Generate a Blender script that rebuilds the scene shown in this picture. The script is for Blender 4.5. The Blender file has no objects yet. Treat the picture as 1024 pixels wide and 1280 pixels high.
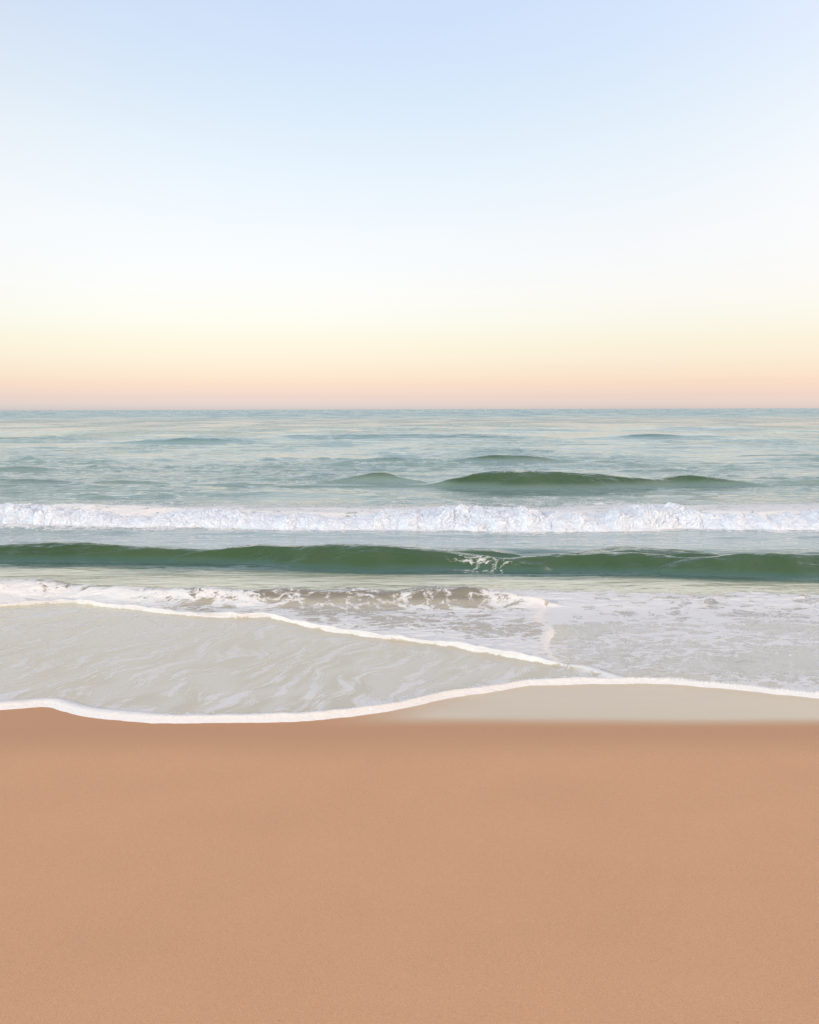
import bpy, math, random
import numpy as np

random.seed(4)
rng = np.random.default_rng(11)
scene = bpy.context.scene
col = scene.collection
R = math.radians

# ------------------------------------------------------------------ camera
CAM_Z = 2.5
PITCH = math.atan((640 - 511.6) / 1024)
cp, sp = math.cos(PITCH), math.sin(PITCH)
cam_data = bpy.data.cameras.new('camera')
cam_data.sensor_fit = 'VERTICAL'
cam_data.sensor_height = 36.0
cam_data.lens = 1024 * 36.0 / 1280
cam_data.clip_start = 0.05
cam_data.clip_end = 200000
cam = bpy.data.objects.new('camera', cam_data)
col.objects.link(cam)
cam.location = (0, 0, CAM_Z)
cam.rotation_mode = 'XYZ'
cam.rotation_euler = (R(90) - PITCH, R(0.15), 0)
scene.camera = cam


def ground(px, py, z=0.0):
    """photo coordinates of a point lying at height z -> world X, Y"""
    px = np.asarray(px, float); py = np.asarray(py, float)
    u = (px - 512) / 1024; v = (640 - py) / 1024
    dy = cp + v * sp; dz = -sp + v * cp
    t = (z - CAM_Z) / dz
    return u * t, dy * t


def height_at(py, Y):
    v = (640 - np.asarray(py, float)) / 1024
    return CAM_Z + Y * (-sp + v * cp) / (cp + v * sp)


def X_at(px, py, Y):
    v = (640 - np.asarray(py, float)) / 1024
    return (np.asarray(px, float) - 512) / 1024 * Y / (cp + v * sp)


def unground(X, Y):
    """world point on the water plane -> survey coordinates of the shore plan"""
    a = CAM_Z / Y
    v = (sp - a * cp) / (cp + a * sp)
    t = Y / (cp + v * sp)
    return 512 + 1024 * X / t, 640 - 1024 * v


# ------------------------------------------------------------------ noise
_perm = rng.permutation(256); _perm = np.concatenate([_perm, _perm, _perm])
_g = rng.normal(size=(256, 3)); _g /= np.linalg.norm(_g, axis=1)[:, None]


def perlin(x, y, z=0.0):
    x, y, z = np.broadcast_arrays(np.asarray(x, float), np.asarray(y, float), np.asarray(z, float))
    xi = np.floor(x).astype(np.int64); yi = np.floor(y).astype(np.int64); zi = np.floor(z).astype(np.int64)
    xf = x - xi; yf = y - yi; zf = z - zi
    f = lambda t: t * t * t * (t * (t * 6 - 15) + 10)
    u, v, w = f(xf), f(yf), f(zf)
    out = 0
    for a in (0, 1):
        wa = u if a else 1 - u
        for b in (0, 1):
            wb = v if b else 1 - v
            for c in (0, 1):
                wc = w if c else 1 - w
                h = _perm[_perm[_perm[(xi + a) & 255] + ((yi + b) & 255)] + ((zi + c) & 255)]
                g = _g[h]
                out = out + wa * wb * wc * (g[..., 0] * (xf - a) + g[..., 1] * (yf - b) + g[..., 2] * (zf - c))
    return out * 1.5


def fbm(x, y, z=0.0, octv=3, gain=0.5):
    s = 0; a = 1.0
    for k in range(octv):
        s = s + a * perlin(x * 2 ** k + 7.3 * k, y * 2 ** k + 3.1 * k, np.asarray(z, float) * 2 ** k + 5.7 * k)
        a *= gain
    return s


def sstep(a, b, x):
    t = np.clip((x - a) / (b - a), 0, 1)
    return t * t * (3 - 2 * t)


# ------------------------------------------------------------------ object helpers
def tag(o, label=None, cat=None, group=None, kind=None):
    if label: o['label'] = label
    if cat: o['category'] = cat
    if group: o['group'] = group
    if kind: o['kind'] = kind
    return o


def mesh_obj(name, V, F, mat, attrs=None, parent=None, smooth=True):
    """V (n,3), F (m,4) quads or (m,3) triangles"""
    me = bpy.data.meshes.new(name)
    k = F.shape[1]
    me.vertices.add(len(V)); me.vertices.foreach_set('co', V.astype(np.float32).ravel())
    me.loops.add(F.size); me.loops.foreach_set('vertex_index', F.astype(np.int32).ravel())
    me.polygons.add(len(F))
    me.polygons.foreach_set('loop_start', np.arange(0, F.size, k, dtype=np.int32))
    me.polygons.foreach_set('loop_total', np.full(len(F), k, dtype=np.int32))
    me.polygons.foreach_set('use_smooth', np.full(len(F), smooth, dtype=bool))
    for n, a in (attrs or {}).items():
        if a.ndim == 1:
            at = me.attributes.new(n, 'FLOAT', 'POINT'); at.data.foreach_set('value', a.astype(np.float32))
        else:
            at = me.attributes.new(n, 'FLOAT_VECTOR', 'POINT'); at.data.foreach_set('vector', a.astype(np.float32).ravel())
    me.update(calc_edges=True)
    me.materials.append(mat)
    o = bpy.data.objects.new(name, me); col.objects.link(o)
    if parent: o.parent = parent
    return o


def sub_mesh(name, V, F, sel, mat, attrs, parent=None):
    Fs = F[sel]
    used, inv = np.unique(Fs, return_inverse=True)
    return mesh_obj(name, V[used], inv.reshape(Fs.shape), mat, {k: a[used] for k, a in attrs.items()}, parent)


# ------------------------------------------------------------------ material helpers
class NT:
    def __init__(self, tree):
        self.t = tree; tree.nodes.clear()

    def n(self, typ, props=None, **ins):
        nd = self.t.nodes.new(typ)
        for k, v in (props or {}).items(): setattr(nd, k, v)
        for k, v in ins.items():
            key = int(k[1:]) if k[0] == 'i' and k[1:].isdigit() else k.replace('_', ' ')
            self.set(nd.inputs[key], v)
        return nd

    def set(self, sock, v):
        if isinstance(v, bpy.types.NodeSocket): self.t.links.new(v, sock)
        elif isinstance(v, bpy.types.Node): self.t.links.new(v.outputs[0], sock)
        else: sock.default_value = v

    def math(self, op, a, b=0.0, c=None, clamp=False):
        nd = self.t.nodes.new('ShaderNodeMath'); nd.operation = op; nd.use_clamp = clamp
        self.set(nd.inputs[0], a); self.set(nd.inputs[1], b)
        if c is not None: self.set(nd.inputs[2], c)
        return nd.outputs[0]

    def rng(self, v, a, b, c=0.0, d=1.0):
        nd = self.n('ShaderNodeMapRange', {'interpolation_type': 'SMOOTHSTEP'})
        for i, x in enumerate((v, a, b, c, d)): self.set(nd.inputs[i], x)
        return nd.outputs[0]

    def mix(self, f, a, b):
        nd = self.n('ShaderNodeMix', {'data_type': 'RGBA'})
        self.set(nd.inputs[0], f); self.set(nd.inputs[6], a); self.set(nd.inputs[7], b)
        return nd.outputs[2]

    def attr(self, name, out='Fac'):
        return self.n('ShaderNodeAttribute', {'attribute_name': name}).outputs[out]

    def noise(self, vec, scale, detail=3, rough=0.5, dist=0.0):
        return self.n('ShaderNodeTexNoise', Vector=vec, Scale=scale, Detail=detail, Roughness=rough, Distortion=dist).outputs[0]


def material(name):
    m = bpy.data.materials.new(name); m.use_nodes = True
    return m, NT(m.node_tree)


# ---- water
def make_water():
    m, t = material('sea_water')
    pos = t.n('ShaderNodeNewGeometry').outputs['Position']
    foam = t.attr('foam'); streak = t.attr('streak'); tint = t.attr('tint', 'Vector'); rip = t.attr('ripple')
    # flatten to plan coordinates
    flat = t.n('ShaderNodeMapping', Vector=pos, Scale=(0.75, 1.15, 0.25)).outputs[0]
    warp = t.n('ShaderNodeTexNoise', Vector=flat, Scale=2.2, Detail=4, Roughness=0.6).outputs['Color']
    wv = t.n('ShaderNodeVectorMath', {'operation': 'MULTIPLY_ADD'})
    t.set(wv.inputs[0], warp); wv.inputs[1].default_value = (0.55, 0.55, 0.3); t.set(wv.inputs[2], flat)
    vor = t.n('ShaderNodeTexVoronoi', {'feature': 'DISTANCE_TO_EDGE'}, Vector=wv.outputs[0], Scale=4.2).outputs[0]
    vor2 = t.n('ShaderNodeTexVoronoi', {'feature': 'DISTANCE_TO_EDGE'}, Vector=wv.outputs[0], Scale=11.0).outputs[0]
    n1 = t.noise(wv.outputs[0], 13.0, 8, 0.68)
    vor3 = t.n('ShaderNodeTexVoronoi', {'feature': 'DISTANCE_TO_EDGE'}, Vector=wv.outputs[0], Scale=27.0).outputs[0]
    pat = t.math('MULTIPLY', vor, 1.0)
    pat = t.math('MULTIPLY_ADD', vor2, 0.6, pat)
    pat = t.math('MULTIPLY_ADD', vor3, 0.4, pat)
    pat = t.math('MULTIPLY_ADD', n1, 0.75, pat)
    pat = t.math('ADD', pat, -0.09)
    cover = t.rng(t.math('SUBTRACT', t.math('MULTIPLY', foam, 1.25), pat), -0.11, 0.17)
    # long soft streaks of thin foam left on the sheet by the backwash
    sc = t.n('ShaderNodeTexCoord').outputs['Object']
    swarp = t.n('ShaderNodeTexNoise', Vector=sc, Scale=0.9, Detail=2).outputs['Color']
    sw = t.n('ShaderNodeVectorMath', {'operation': 'MULTIPLY_ADD'})
    t.set(sw.inputs[0], swarp); sw.inputs[1].default_value = (1.1, 0.5, 0); t.set(sw.inputs[2], sc)
    smap = t.n('ShaderNodeMapping', {'vector_type': 'TEXTURE'}, Vector=sw.outputs[0], Rotation=(0, 0, R(-24)), Scale=(1, 4.2, 1)).outputs[0]
    sn = t.noise(smap, 7.5, 5, 0.62)
    sn2 = t.n('ShaderNodeTexVoronoi', {'feature': 'DISTANCE_TO_EDGE'}, Vector=smap, Scale=2.1).outputs[0]
    svis = t.math('MULTIPLY', t.math('MAXIMUM', t.rng(sn, 0.44, 0.62), t.math('MULTIPLY', t.rng(sn2, 0.16, 0.0), 0.45)), streak)
    fac = t.math('MAXIMUM', cover, svis)
    base = t.mix(fac, tint, (0.695, 0.69, 0.685, 1))
    # ripples finer than the mesh
    b1m = t.n('ShaderNodeMapping', Vector=pos, Scale=(0.38, 1.3, 1)).outputs[0]
    b1 = t.noise(b1m, 2.4, 5, 0.55, 0.3)
    b2 = t.noise(b1m, 0.42, 4, 0.55, 0.2)
    bsum = t.math('ADD', t.math('MULTIPLY', b1, t.math('MULTIPLY', rip, 0.13)), t.math('MULTIPLY', b2, t.math('MULTIPLY', t.attr('chop'), 0.5)))
    fb = t.noise(flat, 42.0, 4, 0.6)
    bsum = t.math('ADD', bsum, t.math('MULTIPLY', t.math('MULTIPLY', fb, fac), 0.010))
    bump = t.n('ShaderNodeBump', Strength=1.0, Distance=1.0, Height=bsum).outputs[0]
    # body of the water + mirror of its surface; unresolved chop caps the mirror far out
    far = t.attr('farness')
    fr = t.n('ShaderNodeFresnel', IOR=1.5, Normal=bump).outputs[0]
    fr = t.math('MINIMUM', fr, t.math('MULTIPLY_ADD', far, -0.45, 0.80))
    fr = t.math('MULTIPLY', fr, t.math('MULTIPLY_ADD', fac, -0.85, 1.0))
    rough = t.math('MULTIPLY_ADD', far, 0.24, t.math('MULTIPLY_ADD', fac, 0.5, 0.05))
    body = t.n('ShaderNodeBsdfDiffuse', Color=base, Normal=bump)
    mir = t.n('ShaderNodeBsdfGlossy', {'distribution': 'GGX'}, Color=(1, 1, 1, 1), Roughness=rough, Normal=bump)
    p = t.n('ShaderNodeMixShader', i0=fr, i1=body, i2=mir)
    t.n('ShaderNodeOutputMaterial', Surface=p)
    return m


def make_foam():
    m, t = material('sea_foam')
    pos = t.n('ShaderNodeNewGeometry').outputs['Position']
    a = t.noise(pos, 48.0, 5, 0.7)
    b = t.noise(pos, 6.0, 3, 0.6)
    base = t.mix(t.rng(b, 0.35, 0.7), (0.62, 0.665, 0.73, 1), (0.70, 0.735, 0.79, 1))
    bump = t.n('ShaderNodeBump', Strength=1.0, Distance=1.0, Height=t.math('MULTIPLY', a, 0.013)).outputs[0]
    p = t.n('ShaderNodeBsdfPrincipled', Base_Color=base, Normal=bump, Roughness=0.8)
    t.set(p.inputs['Subsurface Weight'], 0.85); p.inputs['Subsurface Radius'].default_value = (1, 1, 1); p.inputs['Subsurface Scale'].default_value = 0.11
    t.n('ShaderNodeOutputMaterial', Surface=p)
    return m


def make_sand():
    m, t = material('beach_sand')
    pos = t.n('ShaderNodeNewGeometry').outputs['Position']
    wet = t.attr('wet'); film = t.attr('film')
    grain = t.noise(pos, 190.0, 3, 0.75)
    grain2 = t.noise(pos, 70.0, 3, 0.7)
    blot = t.noise(pos, 1.6, 4, 0.55)
    dry = t.mix(blot, (0.635, 0.333, 0.168, 1), (0.68, 0.369, 0.19, 1))
    dry = t.mix(t.rng(grain, 0.3, 0.75), t.mix(0.25, dry, (0.25, 0.14, 0.08, 1)), t.mix(0.2, dry, (0.85, 0.62, 0.42, 1)))
    speck = t.rng(t.noise(pos, 55.0, 2, 0.5), 0.755, 0.80)
    dry = t.mix(t.math('MULTIPLY', speck, 0.45), dry, (0.16, 0.10, 0.07, 1))
    damp = t.mix(t.math('MULTIPLY', wet, 0.7), dry, (0.46, 0.25, 0.14, 1))
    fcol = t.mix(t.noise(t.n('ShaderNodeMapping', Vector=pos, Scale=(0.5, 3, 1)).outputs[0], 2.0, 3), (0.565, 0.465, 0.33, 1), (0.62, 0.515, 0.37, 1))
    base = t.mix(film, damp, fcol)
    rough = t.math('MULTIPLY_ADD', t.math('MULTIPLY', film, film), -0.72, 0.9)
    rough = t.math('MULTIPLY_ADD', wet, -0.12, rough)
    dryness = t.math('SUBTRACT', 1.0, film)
    bh = t.math('ADD', t.math('MULTIPLY', grain, 0.003), t.math('MULTIPLY', grain2, 0.003))
    bh = t.math('MULTIPLY', bh, dryness)
    bump = t.n('ShaderNodeBump', Strength=0.6, Distance=1.0, Height=bh).outputs[0]
    p = t.n('ShaderNodeBsdfPrincipled', Base_Color=base, Roughness=rough, Normal=bump, IOR=1.4)
    t.n('ShaderNodeOutputMaterial', Surface=p)
    return m


WATER, FOAM, SAND = make_water(), make_foam(), make_sand()

# ------------------------------------------------------------------ shore plan: foam lines (photo survey -> world)
FRONT = [(-420, 892), (-200, 890), (0, 886), (30, 884), (50, 881), (62, 882), (90, 891), (130, 898), (180, 902), (250, 903), (330, 902),
         (400, 900), (440, 895), (500, 886), (550, 874), (600, 866), (660, 858), (700, 856), (750, 855), (790, 854), (850, 857),
         (900, 861), (950, 866), (1024, 874), (1200, 884), (1500, 890)]
SECOND = [(-420, 770), (-200, 764), (0, 757), (40, 755), (88, 752), (98, 754), (130, 758), (170, 762), (200, 767), (250, 772), (300, 774), (330, 772),
          (350, 777), (400, 789), (450, 797), (512, 804), (560, 810), (600, 817), (640, 825), (680, 832), (712, 836)]
MERGE = [(712, 836), (735, 839), (752, 845), (770, 850), (790, 854)]
SEAM = [(712, 836), (702, 832), (690, 824), (684, 815), (681, 806), (686, 801), (691, 797), (691, 791), (685, 785), (677, 780), (672, 775), (676, 768), (684, 762)]


def dens(poly, step=3.0):
    P = np.array(poly, float)
    d = np.r_[0, np.cumsum(np.hypot(*np.diff(P, axis=0).T))]
    s = np.arange(0, d[-1], step)
    x = np.interp(s, d, P[:, 0]); y = np.interp(s, d, P[:, 1])
    k = np.ones(7) / 7
    xs = np.convolve(np.pad(x, 3, 'edge'), k, 'valid'); ys = np.convolve(np.pad(y, 3, 'edge'), k, 'valid')
    return xs, ys


def world_poly(poly, step=4.0):
    x, y = dens(poly, step)
    X, Y = ground(x, y)
    # natural lobes along the edge
    Y = Y + 0.035 * perlin(X * 2.3, 11.0) + 0.014 * perlin(X * 7, 4.0) + 0.007 * perlin(X * 19, 9.0)
    return np.stack([X, Y], 1)


def poly_dist(X, Y, P):
    """distance to polyline, and arclength parameter"""
    best = np.full(X.shape, 1e9)
    for a, b in zip(P[:-1], P[1:]):
        d = b - a; L2 = d @ d + 1e-12
        t = np.clip(((X - a[0]) * d[0] + (Y - a[1]) * d[1]) / L2, 0, 1)
        dd = (X - a[0] - t * d[0]) ** 2 + (Y - a[1] - t * d[1]) ** 2
        best = np.minimum(best, dd)
    return np.sqrt(best)


wFRONT, wSECOND, wMERGE = (world_poly(p) for p in (FRONT, SECOND, MERGE))
wSEAM = world_poly(SEAM, 2.0)

# ------------------------------------------------------------------ sea surface grid
rows = [5.9]
while rows[-1] < 60000:
    Y = rows[-1]
    d = 0.36 * Y * Y / 2050
    if 12.0 < Y < 15: d *= 0.62
    if 9.5 < Y <= 12.0: d *= 0.75
    if 24.5 < Y < 28.5: d *= 0.5
    if Y > 28.5: d *= 0.42
    rows.append(Y + max(d, 0.006))
RY = np.array(rows)
tin = np.linspace(-0.56, 0.56, 980)
uo = np.linspace(0, 1, 71)[1:] ** 2.6
NX = len(tin) + 2 * len(uo)
GX = np.zeros((len(RY), NX)); GY = np.repeat(RY[:, None], NX, 1)
no = len(uo)
GX[:, no:no + len(tin)] = RY[:, None] * tin[None]
GX[:, no + len(tin):] = RY[:, None] * 0.56 + uo[None] * (RY[:, None] * 1.3 + 60)
GX[:, :no] = -(RY[:, None] * 0.56 + uo[::-1][None] * (RY[:, None] * 1.3 + 60))
dsY = np.gradient(RY)[:, None]
dsX = np.abs(np.gradient(GX, axis=1))
PX, PY = unground(GX, GY)

# ---- random sea
H = np.zeros_like(GX)
ruffle = 0.75 + 0.9 * fbm(GX / 9.0, GY / 16.0, 3.3, 3)
ruffle = np.clip(ruffle, 0.25, 1.6)
calm = 0.08 + 0.30 * sstep(9.8, 11.2, GY) + 0.35 * sstep(11.6, 12.6, GY) + 0.15 * sstep(17, 24, GY) + 0.35 * sstep(24, 55, GY)
Hs = np.zeros_like(GX); Hl = np.zeros_like(GX)
for i in range(86):
    L = 0.16 * (10 / 0.16) ** ((i + rng.random()) / 86)
    k = 2 * math.pi / L
    th = rng.normal() * (R(9) if L > 2 else R(20))
    kx, ky = k * math.sin(th), k * math.cos(th)
    ph = rng.random() * 2 * math.pi
    amp = (0.026 if L < 2 else 0.021) / k
    att = 1 - sstep(0.7, 1.5, np.maximum(abs(ky) * dsY, abs(kx) * dsX))
    if not att.any(): continue
    r0 = np.nonzero(att.max(1) > 0)[0].max() + 1
    w = amp * att[:r0] * np.sin(kx * GX[:r0] + ky * GY[:r0] + ph + 1.5 * np.sin(GX[:r0] * k * 0.05 + i))
    if L < 2: Hs[:r0] += w
    else: Hl[:r0] += w
def peaky(h, k):
    sg = h[h != 0].std(); e = np.exp(np.clip(k * h / sg, -4, 1.9))
    return (e - math.exp(k * k / 2)) * sg / k * 0.62 * (h != 0)
Hl = peaky(Hl, 0.75) * 0.62; Hs = peaky(Hs, 0.6) * 1.5
H += Hs * ruffle * calm + Hl * calm * sstep(8, 13, GY)


# thin wandering ripple crests, long in the direction of the shore
wx = GX + 0.5 * perlin(GX * 0.3, GY * 0.3, 9.0)
wy = GY + 0.25 * perlin(GX * 0.45, GY * 0.45, 3.0)
ridged = lambda fx, fy, sd: np.clip(1 - 2.2 * np.abs(perlin(wx * fx, wy * fy, sd)), 0, 1) ** 3
band = lambda a, b, c, d: sstep(a, b, GY) * (1 - sstep(c, d, GY))
H += (0.011 * ridged(0.55, 3.6, 1.0) + 0.006 * ridged(1.2, 7.5, 4.0)) * band(10.4, 11.2, 13.0, 14.0) * ruffle
H += (0.016 * ridged(0.45, 2.6, 2.0) + 0.008 * ridged(1.0, 5.5, 5.0)) * band(13.2, 14.2, 19.0, 24.0) * ruffle
H += (0.034 * ridged(0.22, 1.15, 3.0) + 0.018 * ridged(0.5, 2.4, 6.0)) * band(19.0, 24.0, 40.0, 60.0) * ruffle
H += 0.075 * ridged(0.09, 0.42, 7.0) * band(40.0, 60.0, 140.0, 220.0) * ruffle


def smooth_interp(X, xs, vs, width):
    lo, hi = xs.min(), xs.max()
    g = np.linspace(lo, hi, 1600)
    o = np.argsort(xs)
    v = np.interp(g, xs[o], vs[o])
    n = max(1, int(width / (g[1] - g[0]))) | 1
    ker = np.hanning(n + 2)[1:-1]; ker /= ker.sum()
    v = np.convolve(np.pad(v, n // 2, 'edge'), ker, 'valid')
    return np.interp(X, g, v)


def ridge(pts, slope=0.55, width=0.5, back=2.6, foot=0.0, cusp=1.55):
    """pts: (px, crest py, base py).  Returns height field of one wave, its crest line and amplitude."""
    px, pc, pb = np.array(pts, float).T
    Xb, Yb = ground(px, pb)
    Yc = Yb + 0.5
    for _ in range(12):
        A = np.clip(height_at(pc, Yc), 0.0, None)
        Yc = Yb + np.maximum(A, 0.01) / slope
    A = np.clip(height_at(pc, Yc), 0.0, None)
    Xc = X_at(px, pc, Yc)
    yc = smooth_interp(GX, Xc, Yc, width); a = smooth_interp(GX, Xc, A, width)
    a = a * sstep(0.015, 0.07, a)
    wob = 0.10 * perlin(GX * 1.1 / max(width, .3), GY * 0.0 + 9.1 + px[0] * .01)
    s = GY - yc - wob * np.clip(A.max() * 2, 0, 1)
    wf = np.maximum(a, 0.02) / slope / 1.75
    wb = wf * back
    q = np.where(s < 0, -s / wf, s / wb)
    h = a * np.exp(-q ** (cusp + (0.35 if Yb.mean() < 16 else 0.0)))
    h = h - 0.10 * a * np.exp(-((s + 2.6 * wf) / (1.1 * wf)) ** 2)
    return h, s, a, wf


# long near swell: four overlapping crests of one wave
near = [
    ridge([(-700, 697, 703), (-420, 688, 702), (-150, 684, 700), (0, 680, 699), (60, 677, 700), (120, 679, 701), (200, 684, 702), (260, 688, 702), (320, 696, 702), (380, 702, 703), (1500, 704, 704)]),
    ridge([(-500, 703, 703), (190, 702, 702), (240, 692, 703), (285, 684, 703), (320, 681, 705), (360, 682, 709), (400, 680, 712), (470, 680, 715), (520, 684, 714), (570, 689, 713), (620, 696, 714), (660, 703, 715), (700, 713, 715), (1500, 716, 716)]),
    ridge([(-500, 714, 714), (590, 712, 714), (630, 699, 714), (665, 694, 714), (720, 692, 716), (780, 690, 719), (830, 693, 720), (880, 703, 722), (930, 716, 724), (1500, 725, 725)]),
    ridge([(-500, 722, 722), (820, 716, 720), (850, 702, 722), (880, 697, 723), (930, 696, 726), (980, 694, 730), (1024, 697, 731), (1150, 692, 732), (1350, 704, 730), (1600, 716, 726)]),
    ridge([(-500, 705, 705), (690, 701, 703), (740, 691, 703), (785, 685, 704), (830, 688, 704), (880, 691, 704), (930, 699, 704), (1500, 705, 705)], slope=0.4),
]
near += [
    ridge([(-500, 702, 702), (150, 701, 702), (190, 694, 701), (230, 689, 701), (275, 688, 701), (310, 693, 702), (350, 702, 702), (1500, 703, 703)], slope=0.5, width=0.25),
    ridge([(-500, 700, 700), (520, 699, 700), (560, 690, 700), (600, 688, 700), (640, 692, 700), (680, 699, 700), (1500, 702, 702)], slope=0.4, width=0.25),
]
hn = near[0][0]
for n_ in near[1:]:
    dd = hn - n_[0]; mx = np.maximum(hn, n_[0]); hn = 0.5 * (hn + n_[0] + np.sqrt(dd * dd + 0.06 ** 2)) - 0.03 * np.exp(-np.clip(mx, 0, 9) / 0.05) - 0.003 * sstep(0.05, 0.15, mx)
farw = ridge([(-700, 609, 609), (540, 606, 609), (565, 600, 610), (590, 595, 611), (615, 590.5, 612), (660, 590, 613), (720, 591.5, 613), (755, 593.5, 612), (790, 597.5, 611), (820, 600, 610), (850, 597, 609), (885, 597, 609), (915, 602, 609), (960, 608, 610), (1700, 610, 610)], width=1.4, slope=0.5)
left_small = ridge([(-900, 603, 603), (385, 602, 603), (420, 598, 603), (450, 593, 603), (480, 592.5, 603), (505, 597, 603), (540, 602, 603), (1900, 603, 603)], width=1.2, slope=0.45)
mid_small = ridge([(-1200, 581, 581), (545, 580, 581), (580, 575, 581), (610, 571, 581.5), (650, 570, 582), (680, 573, 581.5), (710, 578, 581), (2200, 581, 581)], width=1.6, slope=0.45)
extra = [
    ([(-1500, 576, 576), (430, 575, 576), (460, 571, 576.5), (500, 570, 576.5), (540, 574, 576), (2500, 576, 576)], 2.0),
    ([(-2500, 553, 553), (110, 552.5, 553), (170, 550, 553), (230, 548, 553.2), (280, 549, 553), (320, 551, 552), (3500, 552, 552)], 5.0),
    ([(-2500, 548, 548), (515, 547.5, 548), (560, 542.5, 548.5), (620, 542.5, 548.5), (650, 547, 548), (3500, 548, 548)], 5.0),
    ([(-2500, 549, 549), (765, 548.5, 549), (790, 545.5, 549.5), (820, 545.5, 549.5), (850, 548.5, 549), (3500, 549, 549)], 5.0),
    ([(-1200, 572, 572), (900, 571.5, 572), (930, 568, 572.5), (975, 566.5, 572.5), (1020, 568, 572.5), (1100, 571, 572), (2200, 572, 572)], 2.0),
    ([(-900, 607, 607), (975, 606.5, 607), (1010, 600.5, 607.5), (1060, 599, 608), (1150, 603, 608), (1250, 607, 607), (1700, 607, 607)], 1.5),
    ([(-900, 604, 604), (100, 603.5, 604), (140, 599.5, 604.5), (165, 598, 604.5), (190, 601, 604.5), (220, 604, 604), (1700, 604, 604)], 1.0),
    ([(-600, 606, 608), (-100, 601, 609), (0, 603, 609.5), (60, 604.5, 609.5), (110, 608, 609), (1700, 609, 609)], 1.4),
    ([(-900, 606, 606), (215, 605.5, 606), (250, 602.5, 606.5), (310, 602, 606.5), (360, 604.5, 606), (1700, 606, 606)], 1.2),
    ([(-1500, 588, 588), (-100, 584, 588), (40, 583.5, 588), (70, 586, 588), (110, 588, 588), (2500, 588, 588)], 1.5),
    ([(-2500, 548, 548), (-100, 545, 548.5), (60, 544.5, 548.5), (110, 548, 548.5), (3500, 548, 548)], 4.0),
    ([(-2500, 590, 590), (760, 589.5, 590), (800, 586, 590.5), (850, 586, 590.5), (900, 589.5, 590), (2500, 590, 590)], 1.5),
]
face = sstep(0.02, 0.12, hn)
H += hn + face * (0.016 * perlin(GX * 1.3, GY * 4.2, 6.0) + 0.010 * perlin(GX * 3.2 + GY, GY * 9.0, 2.0) + 0.005 * perlin(GX * 7.0, GY * 17.0, 8.0))
ffar = sstep(0.04, 0.2, farw[0])
H += ffar * (0.030 * perlin(GX * 0.7, GY * 2.2, 6.0) + 0.018 * perlin(GX * 1.9 + GY * .5, GY * 5.0, 2.0) + 0.008 * perlin(GX * 4.0, GY * 9.0, 8.0))
H += farw[0] + left_small[0] + mid_small[0]
lines = np.zeros_like(H)
for pts, wd in extra:
    lines += ridge(pts, width=wd, slope=0.4)[0] * (0.78 + 0.25 * perlin(GX / wd * 0.8, GY / 6.0, 2.0))
H += lines

# ---- breaking wave: swollen back behind the roller
BRK = [(-900, 650), (-400, 654), (-150, 655), (0, 656), (60, 658), (120, 659), (200, 659), (260, 658), (330, 661), (400, 662), (500, 661), (560, 660), (620, 663), (700, 664), (800, 661), (850, 659),
       (900, 661), (960, 662), (1024, 660), (1200, 658), (1500, 655), (2000, 650)]
bX, bY = ground(*np.array(BRK, float).T)
def brk_base(X):
    return smooth_interp(X, bX, bY, 0.8) + 0.10 * perlin(X * 0.9, 2.2) + 0.05 * perlin(X * 2.7, 8.2)
sB = GY - brk_base(GX)
H += 0.30 * np.exp(-((sB - 0.8) / np.where(sB < 0.8, 0.5, 2.3)) ** 2)

# ---- shore: bore, wash sheets and foam lips
near_rows = RY < 13
nr = int(near_rows.sum())
X_, Y_ = GX[:nr], GY[:nr]
px_, py_ = PX[:nr], PY[:nr]
dF = poly_dist(X_, Y_, wFRONT); dS = poly_dist(X_, Y_, np.vstack([wSECOND])); dM = poly_dist(X_, Y_, wMERGE); dC = poly_dist(X_, Y_, wSEAM)
yF = np.interp(X_, wFRONT[:, 0], wFRONT[:, 1])
sF = np.where(Y_ > yF, dF, -dF)                              # >0 on the sea side
second_full = np.vstack([wSECOND, wMERGE[1:]])
yS = np.interp(X_, second_full[:, 0], second_full[:, 1])
# seam: x as a function of y
o_ = np.argsort(wSEAM[:, 1])
xC = np.interp(Y_, wSEAM[o_, 1], wSEAM[o_, 0])
yCtop = wSEAM[:, 1].max()
inB = (Y_ > yS) & ((X_ < xC) | (Y_ > yCtop))                 # behind the second foam line
sS = np.where(Y_ > yS, dS, -dS)
sCs = np.where(X_ < xC, dC, -dC)
topfade = 1 - sstep(yCtop - 0.25, yCtop + 0.5, Y_)
sheetB = np.where(X_ < xC, sstep(-0.012, 0.02, sS), 0)
sheetB = np.where((X_ < xC + 0.3) & (Y_ > yS), np.minimum(sheetB + (X_ > xC) * 1, sstep(-0.05, 0.16, sCs) * topfade + (1 - topfade)), sheetB)
sheetB = np.where((X_ >= xC + 0.3), (1 - topfade), sheetB)
lump = 1 + 0.30 * perlin(X_ * 2.1, Y_ * 2.1, 1.0) + 0.15 * perlin(X_ * 6, Y_ * 6, 5.0)
lipw = lambda d, w: np.exp(-(d / w) ** 2)
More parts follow.
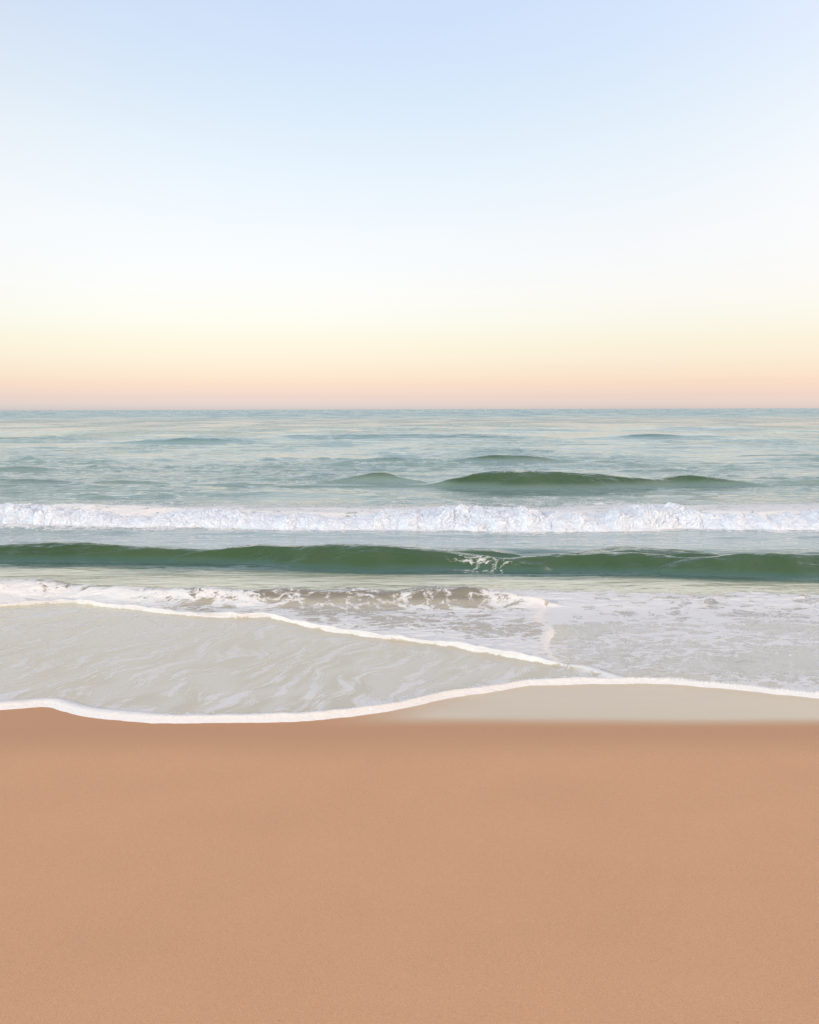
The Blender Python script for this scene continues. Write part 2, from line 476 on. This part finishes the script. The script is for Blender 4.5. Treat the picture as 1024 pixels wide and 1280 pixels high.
# widths of the foam lips vary along the shore
wF = 0.040 + 0.042 * sstep(1.0, -2.6, X_) + 0.012 * perlin(X_ * 1.7, 0.4)
wS = np.clip(0.032 + 0.030 * perlin(X_ * 1.9, 6.4) + 0.018 * perlin(X_ * 5.1, 2.4), 0.012, 0.08)
lipF = 0.034 * np.exp(-((sF - wF * 0.8) / (wF * 0.8)) ** 2) * lump
lipS = 0.024 * np.clip(0.9 + 0.9 * perlin(X_ * 2.6, Y_ * 2.6, 12.0), 0.25, 1.6) * np.exp(-((sS - wS * 0.7) / (wS * 0.8)) ** 2) * lump * np.where(px_ < 94, 0.45, 1)
lipM = 0.03 * lipw(dM, 0.06) * lump
lipC = 0.007 * (1 + 0.8 * perlin(X_ * 9, Y_ * 9, 2.0)) * np.exp(-((sCs - 0.035) / 0.05) ** 2) * lump * topfade ** 2
# small bore rolling in behind the second line
bore = ridge([(-700, 742, 756), (-200, 735, 756), (0, 729, 755), (50, 729, 753), (90, 734, 751), (140, 737, 755), (200, 740, 758), (250, 738, 760), (300, 742, 760), (345, 740, 761), (400, 742, 761), (450, 741, 762), (490, 745, 762), (530, 739, 764), (580, 740, 764), (620, 743, 764), (645, 748, 764), (680, 754, 763), (720, 761, 763), (760, 764, 764), (1600, 766, 766)], slope=0.45, width=0.35, back=2.2)
Hn = H[:nr]
base_level = (0.012 + 0.006 * sstep(7, 10, Y_)) * (1 - sstep(11.0, 12.8, Y_))
Hn = Hn * sstep(6.0, 9.5, Y_) + base_level
Hn += 0.030 * sheetB * (1 - sstep(11.0, 12.8, Y_)) + np.maximum.reduce([lipF * (sF > -0.2), lipS, lipM, lipC]) + bore[0][:nr] * 1.0
# choppy texture of the wash behind the second line
chop = perlin(X_ * 4.2, Y_ * 7.5, 2.0) + 0.6 * perlin(X_ * 9.5, Y_ * 15, 7.0)
inwash = sheetB * (1 - sstep(10.6, 11.6, Y_))
Hn += 0.012 * chop * inwash + 0.16 * np.clip(bore[0][:nr], 0, 0.2) * (perlin(X_ * 3.3, Y_ * 3.3, 9.0) + 0.6 * perlin(X_ * 8, Y_ * 9, 3.0))
Hn = np.where(sF < 0.03, Hn * 0 + np.maximum(-0.03, (0.012 + 0.034 * 0.6) * np.clip((sF + 0.012) / 0.042, -1, 1)) , Hn)
H[:nr] = Hn

# ---- foam density, streaks, body colour (turbidity, plus painted-in reflections and shade) of the water
foam = np.zeros_like(H); streak = np.zeros_like(H)
f = np.zeros_like(X_)
gate = lambda v, a, b, c, d: sstep(a, b, v) * (1 - sstep(c, d, v))
pat1 = fbm(X_ * 0.9, Y_ * 1.4, 4.4, 3)
# left bore
f = np.maximum(f, gate(px_, -900, -800, 60, 150) * gate(py_, 728, 740, 752, 757) * (0.54 + 0.30 * pat1 + 0.18 * perlin(X_ * 1.2 + Y_ * 2.0, Y_ * 4.0, 6.0)))
# wash between bore crest and second line
d2 = np.clip(sS, 0, 5)
left_wash = np.where(X_ < xC, 1, 0) * (Y_ > yS) * gate(py_, 737, 748, 900, 901)
f = np.maximum(f, left_wash * (0.44 + 0.26 * pat1 + 0.50 * np.exp(-d2 / 0.16) + 0.12 * sstep(450, 560, px_)))
# brown glassy patches on the bore face
hole = gate(px_, 300, 345, 430, 470) * gate(py_, 743, 749, 756, 762) + gate(px_, 505, 525, 620, 640) * gate(py_, 745, 750, 760, 766)
f = f * (1 - 0.30 * np.clip(hole, 0, 1))
# right foam bank
edge = 742 + 6 * perlin(px_ * 0.012, 3.0)
f = np.maximum(f, sstep(600, 680, px_) * gate(py_, edge, edge + 8, 776, 800) * (0.60 + 0.30 * pat1))
f = np.maximum(f, gate(px_, 560, 620, 760, 860) * gate(py_, 738, 746, 770, 782) * (0.56 + 0.2 * pat1))
# right sheet
f = np.maximum(f, (X_ > xC) * (Y_ > yF) * gate(py_, 760, 780, 900, 910) * (0.47 + 0.30 * pat1))
f = np.maximum(f, lipw(sF - 0.02, 0.22) * (sF > 0) * (0.66 + 0.25 * perlin(X_ * 2.2, Y_ * 2.2, 7.0)))
lf = np.clip(np.maximum.reduce([
    1.3 * np.exp(-(np.clip(sF - wF * 0.7, 0, 9) / (wF * 1.1)) ** 1.4) * (sF > -0.05),
    1.3 * np.exp(-((sS - wS * 0.5) / (wS * 0.95)) ** 2) * np.where(px_ < 94, 0.5, 1),
    1.2 * lipw(dM, 0.05), 0.92 * np.exp(-(np.clip(sCs, 0, 9) / 0.20) ** 1.1) * sstep(-0.05, 0.0, sCs) * (0.3 + 0.7 * topfade) * (sCs < 0.6)]), 0, 1.3)
brk_n = 0.86 + 0.42 * perlin(X_ * 3.3, Y_ * 3.3, 3.0) + 0.25 * perlin(X_ * 9.0, Y_ * 9.0, 8.0)
lf = np.where(sF < 2.2 * wF, lf * (0.97 + 0.25 * perlin(X_ * 6, Y_ * 6, 2.0)), lf * brk_n)
f = np.maximum(f, lf)
foam[:nr] = f
st = (Y_ < yS) * (sF > 0) * (0.68 + 0.2 * sstep(8.2, 6.8, Y_))
st = np.maximum(st, (X_ > xC) * (Y_ > yF) * (Y_ < yCtop + .4) * 0.5)
streak[:nr] = st * sstep(0, 0.25, dS)
# foam patch on the near swell face
pn = fbm(GX * 0.8, GY * 0.8, 1.7, 3)
fp = np.exp(-((GX - 1.15) / 0.75) ** 2) * np.exp(-((GY - 12.7) / 0.75) ** 2) * (0.34 + 0.2 * pn)
foam = np.maximum(foam, fp)
# foam behind the breaker
rightness = 0.55 + 0.45 * sstep(-1.5, 2.5, GX) * (1 - 1.1 * sstep(4.0, 7.0, GX)) + 0.3 * pn
ext = 2.6 + 4.6 * np.clip(rightness, 0, 1.3)
fb = sstep(-0.1, 0.2, sB) * (0.68 - 0.36 * sstep(0.4, 0.9 * ext, sB) + 0.10 * pn + 0.10 * perlin(GX * 2.1, GY * 1.1, 4.0)) * (1 - sstep(ext * 0.85, ext * 1.25, sB))
foam = np.maximum(foam, np.where(sB > 0, fb, 0))
foam = np.maximum(foam, 0.30 * gate(sB, -2.2, -1.0, -0.3, 0.0) * np.clip(pn * 2, 0, 1))
foam = np.maximum(foam, (0.50 + 0.3 * perlin(GX * 1.5, GY * 1.5, 2.0)) * gate(sB, -0.85, -0.35, 0.0, 0.3))
# far white caps: little crumble on the far crest
foam = np.maximum(foam, 0.42 * np.exp(-((GX - 3.6) / 1.0) ** 2) * np.exp(-((farw[1]) / 0.16) ** 2))

def lerp3(a, b, w): return np.asarray(a)[None, None] * (1 - w[..., None]) + np.asarray(b)[None, None] * w[..., None]
silt = 0.5 + 0.5 * fbm(GX / 2.0, GY / 3.0, 8.8, 3)
green = lerp3((0.041, 0.080, 0.033), (0.062, 0.106, 0.047), np.clip(silt, 0, 1))
teal = np.array((0.225, 0.33, 0.31)); deep_far = np.array((0.15, 0.29, 0.30))
swell = np.clip(np.maximum.reduce([hn / 0.10 - 0.2, farw[0] / 0.2 - 0.2, left_small[0] / 0.26 - 0.3, mid_small[0] / 0.35 - 0.1]), 0, 1)[..., None]
swell = np.clip(swell * (1 + 0.25 * perlin(GX * 0.9, GY * 3.0, 4.0)[..., None]), 0, 1)
swell = swell * swell * (3 - 2 * swell)
silt_refl = lerp3((0.185, 0.262, 0.232), (0.225, 0.30, 0.265), np.clip(silt, 0, 1))  # silty flats, tint lifted paler to stand for sky reflection
sky_refl = (sstep(14.1, 14.9, GY) * (1 - sstep(18, 25, GY)))[..., None]        # pale sky reflection painted into the water colour round the breaker
frontw = (1 - sstep(13.8, 14.6, GY))[..., None]
silt_refl = silt_refl * (1 - frontw) + np.array((0.062, 0.118, 0.092)) * frontw  # dark reflection below the near swell, put into the water colour
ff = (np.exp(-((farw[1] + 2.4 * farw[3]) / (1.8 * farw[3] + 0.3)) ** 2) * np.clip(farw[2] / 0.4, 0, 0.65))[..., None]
silt_refl = silt_refl * (1 - sky_refl) + np.array((0.25, 0.325, 0.315)) * sky_refl
silt_refl = silt_refl * (1 - ff) + np.array((0.075, 0.135, 0.105)) * ff  # dark green reflection at the far swell's foot, painted into the tint
open_ = silt_refl * (1 - sstep(28, 60, GY))[..., None] + teal * sstep(28, 60, GY)[..., None]
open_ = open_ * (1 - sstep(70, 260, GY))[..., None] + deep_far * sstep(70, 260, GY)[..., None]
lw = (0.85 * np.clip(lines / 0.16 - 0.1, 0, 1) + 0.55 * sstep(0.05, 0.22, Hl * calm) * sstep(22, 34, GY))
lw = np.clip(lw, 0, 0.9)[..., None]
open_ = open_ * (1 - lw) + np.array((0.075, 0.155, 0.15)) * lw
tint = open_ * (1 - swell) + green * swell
shal = 1 - sstep(-0.35, 0.35, GY - (12.15 - 0.14 * GX + 0.22 * perlin(GX * 0.5, GY * 2.6, 5.0)) + 0.3 * perlin(GX * 0.7, GY * 0.7, 3.0))
tint = tint * (1 - shal[..., None]) + np.array((0.585, 0.565, 0.42)) * shal[..., None]
beach = 1 - sstep(9.2, 10.9, GY)
tint = tint * (1 - beach[..., None]) + np.array((0.505, 0.445, 0.335)) * beach[..., None]
wb_ = np.zeros_like(H); wb_[:nr] = np.clip(sheetB * (1 - sstep(10.6, 11.2, Y_)), 0, 1) * (1 - sstep(0.0, 1.2, X_ - xC))
rt = np.zeros_like(H); rt[:nr] = np.where(X_ > xC, 1, 0) * (1 - sstep(10.3, 10.9, Y_)) * sstep(0, 0.4, X_ - xC) * sstep(0.0, 0.5, sF)
tint = tint * (1 - rt[..., None]) + (np.array((0.455, 0.43, 0.37)) * (1 - sstep(9.2, 9.8, GY))[..., None] + np.array((0.32, 0.295, 0.25)) * sstep(9.2, 9.8, GY)[..., None]) * rt[..., None]
tint = tint * (1 - 0.75 * wb_[..., None]) + np.array((0.345, 0.315, 0.265)) * 0.75 * wb_[..., None]
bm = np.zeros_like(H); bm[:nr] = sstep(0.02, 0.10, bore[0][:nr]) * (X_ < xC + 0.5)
tint = tint * (1 - 0.8 * bm[..., None]) + np.array((0.175, 0.158, 0.125)) * 0.8 * bm[..., None]  # brown bore water, tint darkened further for its shaded face
ripple = 0.10 + 0.75 * sstep(10.7, 12.0, GY) + 0.15 * sstep(15, 30, GY)
ripple = ripple * np.clip(ruffle, 0.4, 1.4)
ripple[:nr] += 0.45 * inwash
ripple += 0.5 * face + 0.8 * ffar
farness = sstep(90, 380, GY) * np.clip(ruffle, .6, 1.2)
chopb = sstep(20, 70, GY) * np.clip(ruffle, .4, 1.5)

# ------------------------------------------------------------------ split the surface into the things one can see
V = np.stack([GX, GY, H], -1).reshape(-1, 3)
nyy, nxx = H.shape
idx = np.arange(nyy * nxx).reshape(nyy, nxx)
F = np.stack([idx[:-1, :-1], idx[:-1, 1:], idx[1:, 1:], idx[1:, :-1]], -1).reshape(-1, 4)
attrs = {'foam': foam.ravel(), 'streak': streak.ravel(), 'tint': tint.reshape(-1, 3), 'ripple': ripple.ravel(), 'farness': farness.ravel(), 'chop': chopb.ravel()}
cls = np.zeros_like(H, dtype=np.int8)            # 0 open sea
c_ = cls[:nr]
c_[:] = np.where(Y_ < 11.0, 1, 0)                 # 1 shallow sheets
c_[(sheetB > 0.4) & (Y_ < 11.0) & (X_ < xC) & (py_ > 737 + 4 * perlin(px_ * .01, 1.0))] = 2   # 2 shore wave
c_[(sF < 1.9 * wF) & (sF > -0.03)] = 3
c_[(sS < 1.7 * wS) & (sS > -0.03) & (px_ > 94) & (c_ != 3)] = 4
c_[(dM < 0.075) & (c_ != 3)] = 4
c_[(sCs < 0.13) & (sCs > -0.04) & (Y_ > yS) & (Y_ < yCtop) & (c_ != 3) & (c_ != 4)] = 5
c_[sF < -0.028] = -1
cls[:nr] = c_
cls[(hn > 0.055) & (cls == 0)] = 6
cls[(farw[0] > 0.09) & (cls == 0)] = 7
cls[(left_small[0] > 0.07) & (cls == 0)] = 8
cls[(mid_small[0] > 0.08) & (cls == 0)] = 9
cls[(sB > 0.25) & (sB < 2.6)] = 10
fc = cls[:-1, :-1].ravel()

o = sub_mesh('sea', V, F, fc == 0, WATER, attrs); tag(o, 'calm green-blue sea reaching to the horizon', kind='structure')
o = sub_mesh('shallow_water', V, F, fc == 1, WATER, attrs); tag(o, 'thin clear sheets of water sliding over the sand', kind='structure')
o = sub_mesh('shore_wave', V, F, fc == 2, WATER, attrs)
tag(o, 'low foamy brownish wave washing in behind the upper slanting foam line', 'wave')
o = sub_mesh('foam_line', V, F, fc == 3, WATER, attrs)
tag(o, 'lowest white foam edge curving along the bare brown sand', 'foam', 'foam lines at the water edge')
o = sub_mesh('foam_line', V, F, fc == 4, WATER, attrs)
tag(o, 'upper foam edge slanting across the wet sheet from left to right', 'foam', 'foam lines at the water edge')
o = sub_mesh('foam_line', V, F, fc == 5, WATER, attrs)
tag(o, 'short wiggling foam seam running seaward between two wash sheets', 'foam', 'foam lines at the water edge')
o = sub_mesh('swell_wave', V, F, fc == 6, WATER, attrs)
tag(o, 'long glassy green wave rising between the white breaker and the beach', 'wave', 'green swells')
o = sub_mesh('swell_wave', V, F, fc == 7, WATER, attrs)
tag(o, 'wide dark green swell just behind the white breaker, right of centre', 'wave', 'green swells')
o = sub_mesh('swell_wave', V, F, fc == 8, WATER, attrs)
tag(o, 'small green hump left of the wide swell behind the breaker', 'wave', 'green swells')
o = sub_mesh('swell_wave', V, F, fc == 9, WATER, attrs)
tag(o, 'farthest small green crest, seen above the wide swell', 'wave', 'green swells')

brk = bpy.data.objects.new('breaking_wave', None); col.objects.link(brk)
brk.location = (0, 17.3, 0); brk.empty_display_size = 0.3
tag(brk, 'white foaming breaker tumbling across the whole width of the sea', 'wave')
ofs = np.array((0, 17.3, 0))
sub_mesh('wave_back', V - ofs, F, fc == 10, WATER, attrs, brk)

# ---- the roller itself: tumbling white water
us = np.concatenate([np.linspace(-40, -10.2, 500), np.linspace(-10.15, 10.15, 1750), np.linspace(10.2, 40, 500)])
prof = np.array([(-0.27, -0.04), (-0.25, 0.015), (-0.195, 0.075), (-0.11, 0.16), (0.0, 0.235), (0.13, 0.295), (0.30, 0.325), (0.52, 0.325), (0.80, 0.295), (1.15, 0.24), (1.5, 0.15), (1.9, 0.05)])
pd = np.r_[0, np.cumsum(np.hypot(*np.diff(prof, axis=0).T))]; pd /= pd[-1]
vs = np.concatenate([np.linspace(0, 0.42, 62), np.linspace(0.43, 1, 40)])
ps, pz = np.interp(vs, pd, prof[:, 0]), np.interp(vs, pd, prof[:, 1])
tx = np.gradient(ps); tz = np.gradient(pz); ln = np.hypot(tx, tz)
nxv, nzv = -tz / ln, tx / ln
UU, VV = np.meshgrid(us, vs)
hmod = 1.0 + 0.50 * perlin(UU * 0.45, 0.7) + 0.42 * perlin(UU * 1.1, 3.7) + 0.16 * perlin(UU * 3.3, 5.7)
hmod = np.clip(hmod * 1.04, 0.45, 1.7)
toe = 0.12 * np.abs(perlin(us * 0.9, 4.4)) + 0.08 * np.abs(perlin(us * 2.4, 6.4)) - 0.05
yb = brk_base(us)[None] - toe[None] * (1 - sstep(0.1, 0.5, VV))
bx = UU; bs = ps[:, None] * (0.8 + 0.2 * hmod); bz = pz[:, None] * hmod * 0.86
def billow(s, seed):
    return np.abs(perlin(bx * s, bs * s * 1.0 + seed, bz * s + seed * 2))
sm = lambda s_, seed: perlin(bx * s_, bs * s_ + seed, bz * s_ * 1.2 + seed * 2)
B = 0.07 * sm(1.7, 1.3) + 0.06 * sm(3.6, 4.1) + 0.035 * billow(7.5, 7.7) + 0.034 * billow(16, 2.9) + 0.028 * billow(33, 5.1) + 0.012 * billow(60, 8.1)
B = B - 0.03
env = sstep(0.0, 0.05, VV) * (1 - 0.45 * sstep(0.45, 0.9, VV)) * hmod
B = 0.8 * B * env
jit = 0.05 * perlin(bx * 5, bs * 5 + 3, bz * 5)
Rx = UU + jit * env; Ry = yb + bs + nxv[:, None] * B; Rz = bz + nzv[:, None] * B
RV = np.stack([Rx, Ry, Rz], -1).reshape(-1, 3) - ofs
ri = np.arange(RV.shape[0]).reshape(UU.shape)
RF = np.stack([ri[:-1, :-1], ri[:-1, 1:], ri[1:, 1:], ri[1:, :-1]], -1)
# ragged, lacy rear edge: drop cells of the thin trailing foam
cut = (VV > 0.60) & ((fbm(UU * 2.2, bs * 2.6, 6.0, 4) * 0.9 + 0.55) < sstep(0.58, 0.95, VV))
RF = RF[~cut[:-1, :-1]].reshape(-1, 4)
used, inv = np.unique(RF, return_inverse=True)
mesh_obj('foam_crest', RV[used], inv.reshape(RF.shape), FOAM, None, brk)

# ---- droplets and flecks thrown up along the crest
ico_v = []
phi = (1 + 5 ** 0.5) / 2
for a in (-1, 1):
    for b in (-phi, phi):
        ico_v += [(0, a, b), (a, b, 0), (b, 0, a)]
ico_v = np.array(ico_v, float); ico_v /= np.linalg.norm(ico_v[0])
from itertools import combinations
E = [(i, j) for i, j in combinations(range(12), 2) if abs(np.linalg.norm(ico_v[i] - ico_v[j]) - 1.0515) < 0.02]
Es = set(E)
ico_f = [t for t in combinations(range(12), 3) if (t[0], t[1]) in Es and (t[1], t[2]) in Es and (t[0], t[2]) in Es]
ico_f = np.array([t if np.dot(np.cross(ico_v[t[1]] - ico_v[t[0]], ico_v[t[2]] - ico_v[t[0]]), ico_v[t[0]]) > 0 else (t[0], t[2], t[1]) for t in ico_f])
nd = 8000
xs = rng.uniform(-11, 11, nd)
keep = perlin(xs * 1.3, 5.5) + 0.5 * perlin(xs * 4, 1.5) > rng.uniform(-0.5, 0.5, nd)
xs = xs[keep]; nd = len(xs)
ss = rng.uniform(-0.12, 0.9, nd)
hm = np.interp(xs, us, hmod[0])
zz = np.interp(ss, [-0.12, 0.0, 0.2, 0.4, 0.9], [0.15, 0.21, 0.28, 0.29, 0.27]) * hm + rng.exponential(0.022, nd)
rr = 0.0025 + 0.0085 * rng.random(nd) ** 3
ctr = np.stack([xs, brk_base(xs) + ss, zz], 1) - ofs
SV = (ctr[:, None, :] + ico_v[None] * rr[:, None, None] * rng.uniform(0.7, 1.3, (nd, 1, 3))).reshape(-1, 3)
SF = (ico_f[None] + (np.arange(nd) * 12)[:, None, None]).reshape(-1, 3)
tag(mesh_obj('spray', SV, SF, FOAM, None, brk), kind='stuff')

# ------------------------------------------------------------------ beach
sy = np.concatenate([np.linspace(-80, 0.5, 60), np.linspace(0.6, 6.0, 240), np.linspace(6.02, 8.2, 200), np.linspace(8.3, 15, 60)])
sx = np.concatenate([-np.geomspace(150, 4.6, 50), np.linspace(-4.5, 4.5, 300), np.geomspace(4.6, 150, 50)])
SX, SY = np.meshgrid(sx, sy)
d_ = np.clip(6.3 - SY, 0, None)
SZ = 0.075 * (np.sqrt(d_ ** 2 + 0.25) - 0.5) * (d_ > 0)
SZ = np.minimum(SZ, 0.9 + 0.02 * np.clip(SZ - 0.9, 0, 1)) - 0.012 * np.clip(SY - 6.3, 0, None) * sstep(8, 12, SY)
SZ = SZ + 0.012 * fbm(SX * 0.5, SY * 0.7, 2.0, 3) * sstep(0.2, 1.5, d_)
wl = 6.33 + 0.05 * perlin(SX * 0.8, 1.0) + 0.05 * sstep(1.5, 3.5, SX) * -1
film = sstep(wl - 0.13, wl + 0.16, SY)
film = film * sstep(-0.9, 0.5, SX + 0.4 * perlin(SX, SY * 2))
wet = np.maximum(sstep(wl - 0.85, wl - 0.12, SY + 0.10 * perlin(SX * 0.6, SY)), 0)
si = np.arange(SX.size).reshape(SX.shape)
SF_ = np.stack([si[:-1, :-1], si[:-1, 1:], si[1:, 1:], si[1:, :-1]], -1)
SVt = np.stack([SX, SY, SZ], -1).reshape(-1, 3)
sattr = {'wet': wet.ravel(), 'film': film.ravel()}
iswet = (film > 0.5)[:-1, :-1]
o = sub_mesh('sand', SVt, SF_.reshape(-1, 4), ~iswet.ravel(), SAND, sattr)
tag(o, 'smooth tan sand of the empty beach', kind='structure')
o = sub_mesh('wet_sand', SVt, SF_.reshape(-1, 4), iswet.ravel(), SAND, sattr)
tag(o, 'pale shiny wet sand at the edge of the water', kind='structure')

# ------------------------------------------------------------------ light
SUN_EL, SUN_AZ = R(15), R(245)            # azimuth clockwise from +Y: behind the viewer, to the left
sd = bpy.data.lights.new('sun', 'SUN'); sd.energy = 1.3; sd.angle = R(3); sd.color = (1.0, 0.92, 0.81)
so = bpy.data.objects.new('sun', sd); col.objects.link(so)
so.rotation_euler = (R(90) - SUN_EL, 0, -SUN_AZ + math.pi)
so.location = (-20, -20, 12)

world = bpy.data.worlds.new('World'); scene.world = world; world.use_nodes = True
w = NT(world.node_tree)
sky = w.n('ShaderNodeTexSky', {'sky_type': 'NISHITA', 'sun_disc': False, 'sun_elevation': SUN_EL, 'sun_rotation': -SUN_AZ, 'air_density': 1.0, 'dust_density': 1.0, 'ozone_density': 1.0})
# grade the clear-day sky towards this evening's colours, by height above the horizon
GRADE = [
    (0.0, 0.822, 0.785, 1.192),
    (0.0044, 0.799, 0.77, 1.169),
    (0.0159, 0.7, 0.606, 0.885),
    (0.0303, 0.668, 0.535, 0.665),
    (0.0492, 0.66, 0.531, 0.588),
    (0.0775, 0.722, 0.567, 0.543),
    (0.1053, 0.815, 0.627, 0.581),
    (0.1327, 0.924, 0.679, 0.611),
    (0.1596, 1.008, 0.735, 0.642),
    (0.1946, 1.121, 0.805, 0.676),
    (0.2451, 1.23, 0.9, 0.731),
    (0.2931, 1.307, 0.975, 0.784),
    (0.3383, 1.354, 1.031, 0.841),
    (0.3808, 1.411, 1.08, 0.909),
    (0.4204, 1.47, 1.13, 0.962),
    (0.62, 1.4, 1.1, 0.93),
    (1.0, 1.25, 1.02, 0.86),
]
wdir = w.n('ShaderNodeTexCoord').outputs['Generated']
xyz = w.n('ShaderNodeSeparateXYZ', Vector=wdir)
ramp = w.n('ShaderNodeValToRGB', Fac=xyz.outputs[2])
el = ramp.color_ramp.elements
for k, (z, r, g, b) in enumerate(GRADE):
    e = el[k] if k < 2 and k < len(el) else el.new(z)
    e.position = z; e.color = (r / 1.6, g / 1.6, b / 1.6, 1)
hor = w.math('SQRT', w.math('ADD', w.math('MULTIPLY', xyz.outputs[0], xyz.outputs[0]), w.math('ADD', w.math('MULTIPLY', xyz.outputs[1], xyz.outputs[1]), 1e-5)))
xn = w.math('MINIMUM', w.math('MAXIMUM', w.math('DIVIDE', xyz.outputs[0], hor), -0.6), 0.6)
fwd = w.rng(w.math('DIVIDE', xyz.outputs[1], hor), 0.5, 0.85)
back = w.rng(w.math('DIVIDE', xyz.outputs[1], hor), 0.70, -0.2)
back = w.math('MULTIPLY', back, w.rng(xyz.outputs[2], 0.5, 0.2))
side = w.math('EXPONENT', w.math('MULTIPLY', xn, w.math('MULTIPLY_ADD', xn, -0.5, 0.43)))
scl = w.n('ShaderNodeVectorMath', {'operation': 'SCALE'})
w.set(scl.inputs[0], w.mix(back, ramp.outputs[0], (0.80 / 1.6, 0.76 / 1.6, 0.74 / 1.6, 1))); w.set(scl.inputs['Scale'], w.math('MULTIPLY', side, 1.6))
x2 = w.math('MULTIPLY', w.math('MULTIPLY', w.math('MULTIPLY', xn, xn), fwd), w.rng(xyz.outputs[2], 0.10, 0.32))
pale = w.n('ShaderNodeCombineXYZ', X=w.math('MULTIPLY_ADD', x2, 0.52, 1.0), Y=w.math('MULTIPLY_ADD', x2, 0.24, 1.0), Z=1.0)
scl2 = w.n('ShaderNodeVectorMath', {'operation': 'MULTIPLY'})
w.set(scl2.inputs[0], scl.outputs[0]); w.set(scl2.inputs[1], pale.outputs[0])
mul = w.n('ShaderNodeVectorMath', {'operation': 'MULTIPLY'})
w.set(mul.inputs[0], sky.outputs[0]); w.set(mul.inputs[1], scl2.outputs[0])
bg = w.n('ShaderNodeBackground', Color=mul.outputs[0], Strength=0.15)
w.n('ShaderNodeOutputWorld', Surface=bg)

# ------------------------------------------------------------------ render settings
scene.view_settings.view_transform = 'Standard'
scene.view_settings.look = 'None'
scene.view_settings.exposure = 1.3
scene.view_settings.gamma = 1
scene.cycles.use_denoising = True
scene.cycles.max_bounces = 6
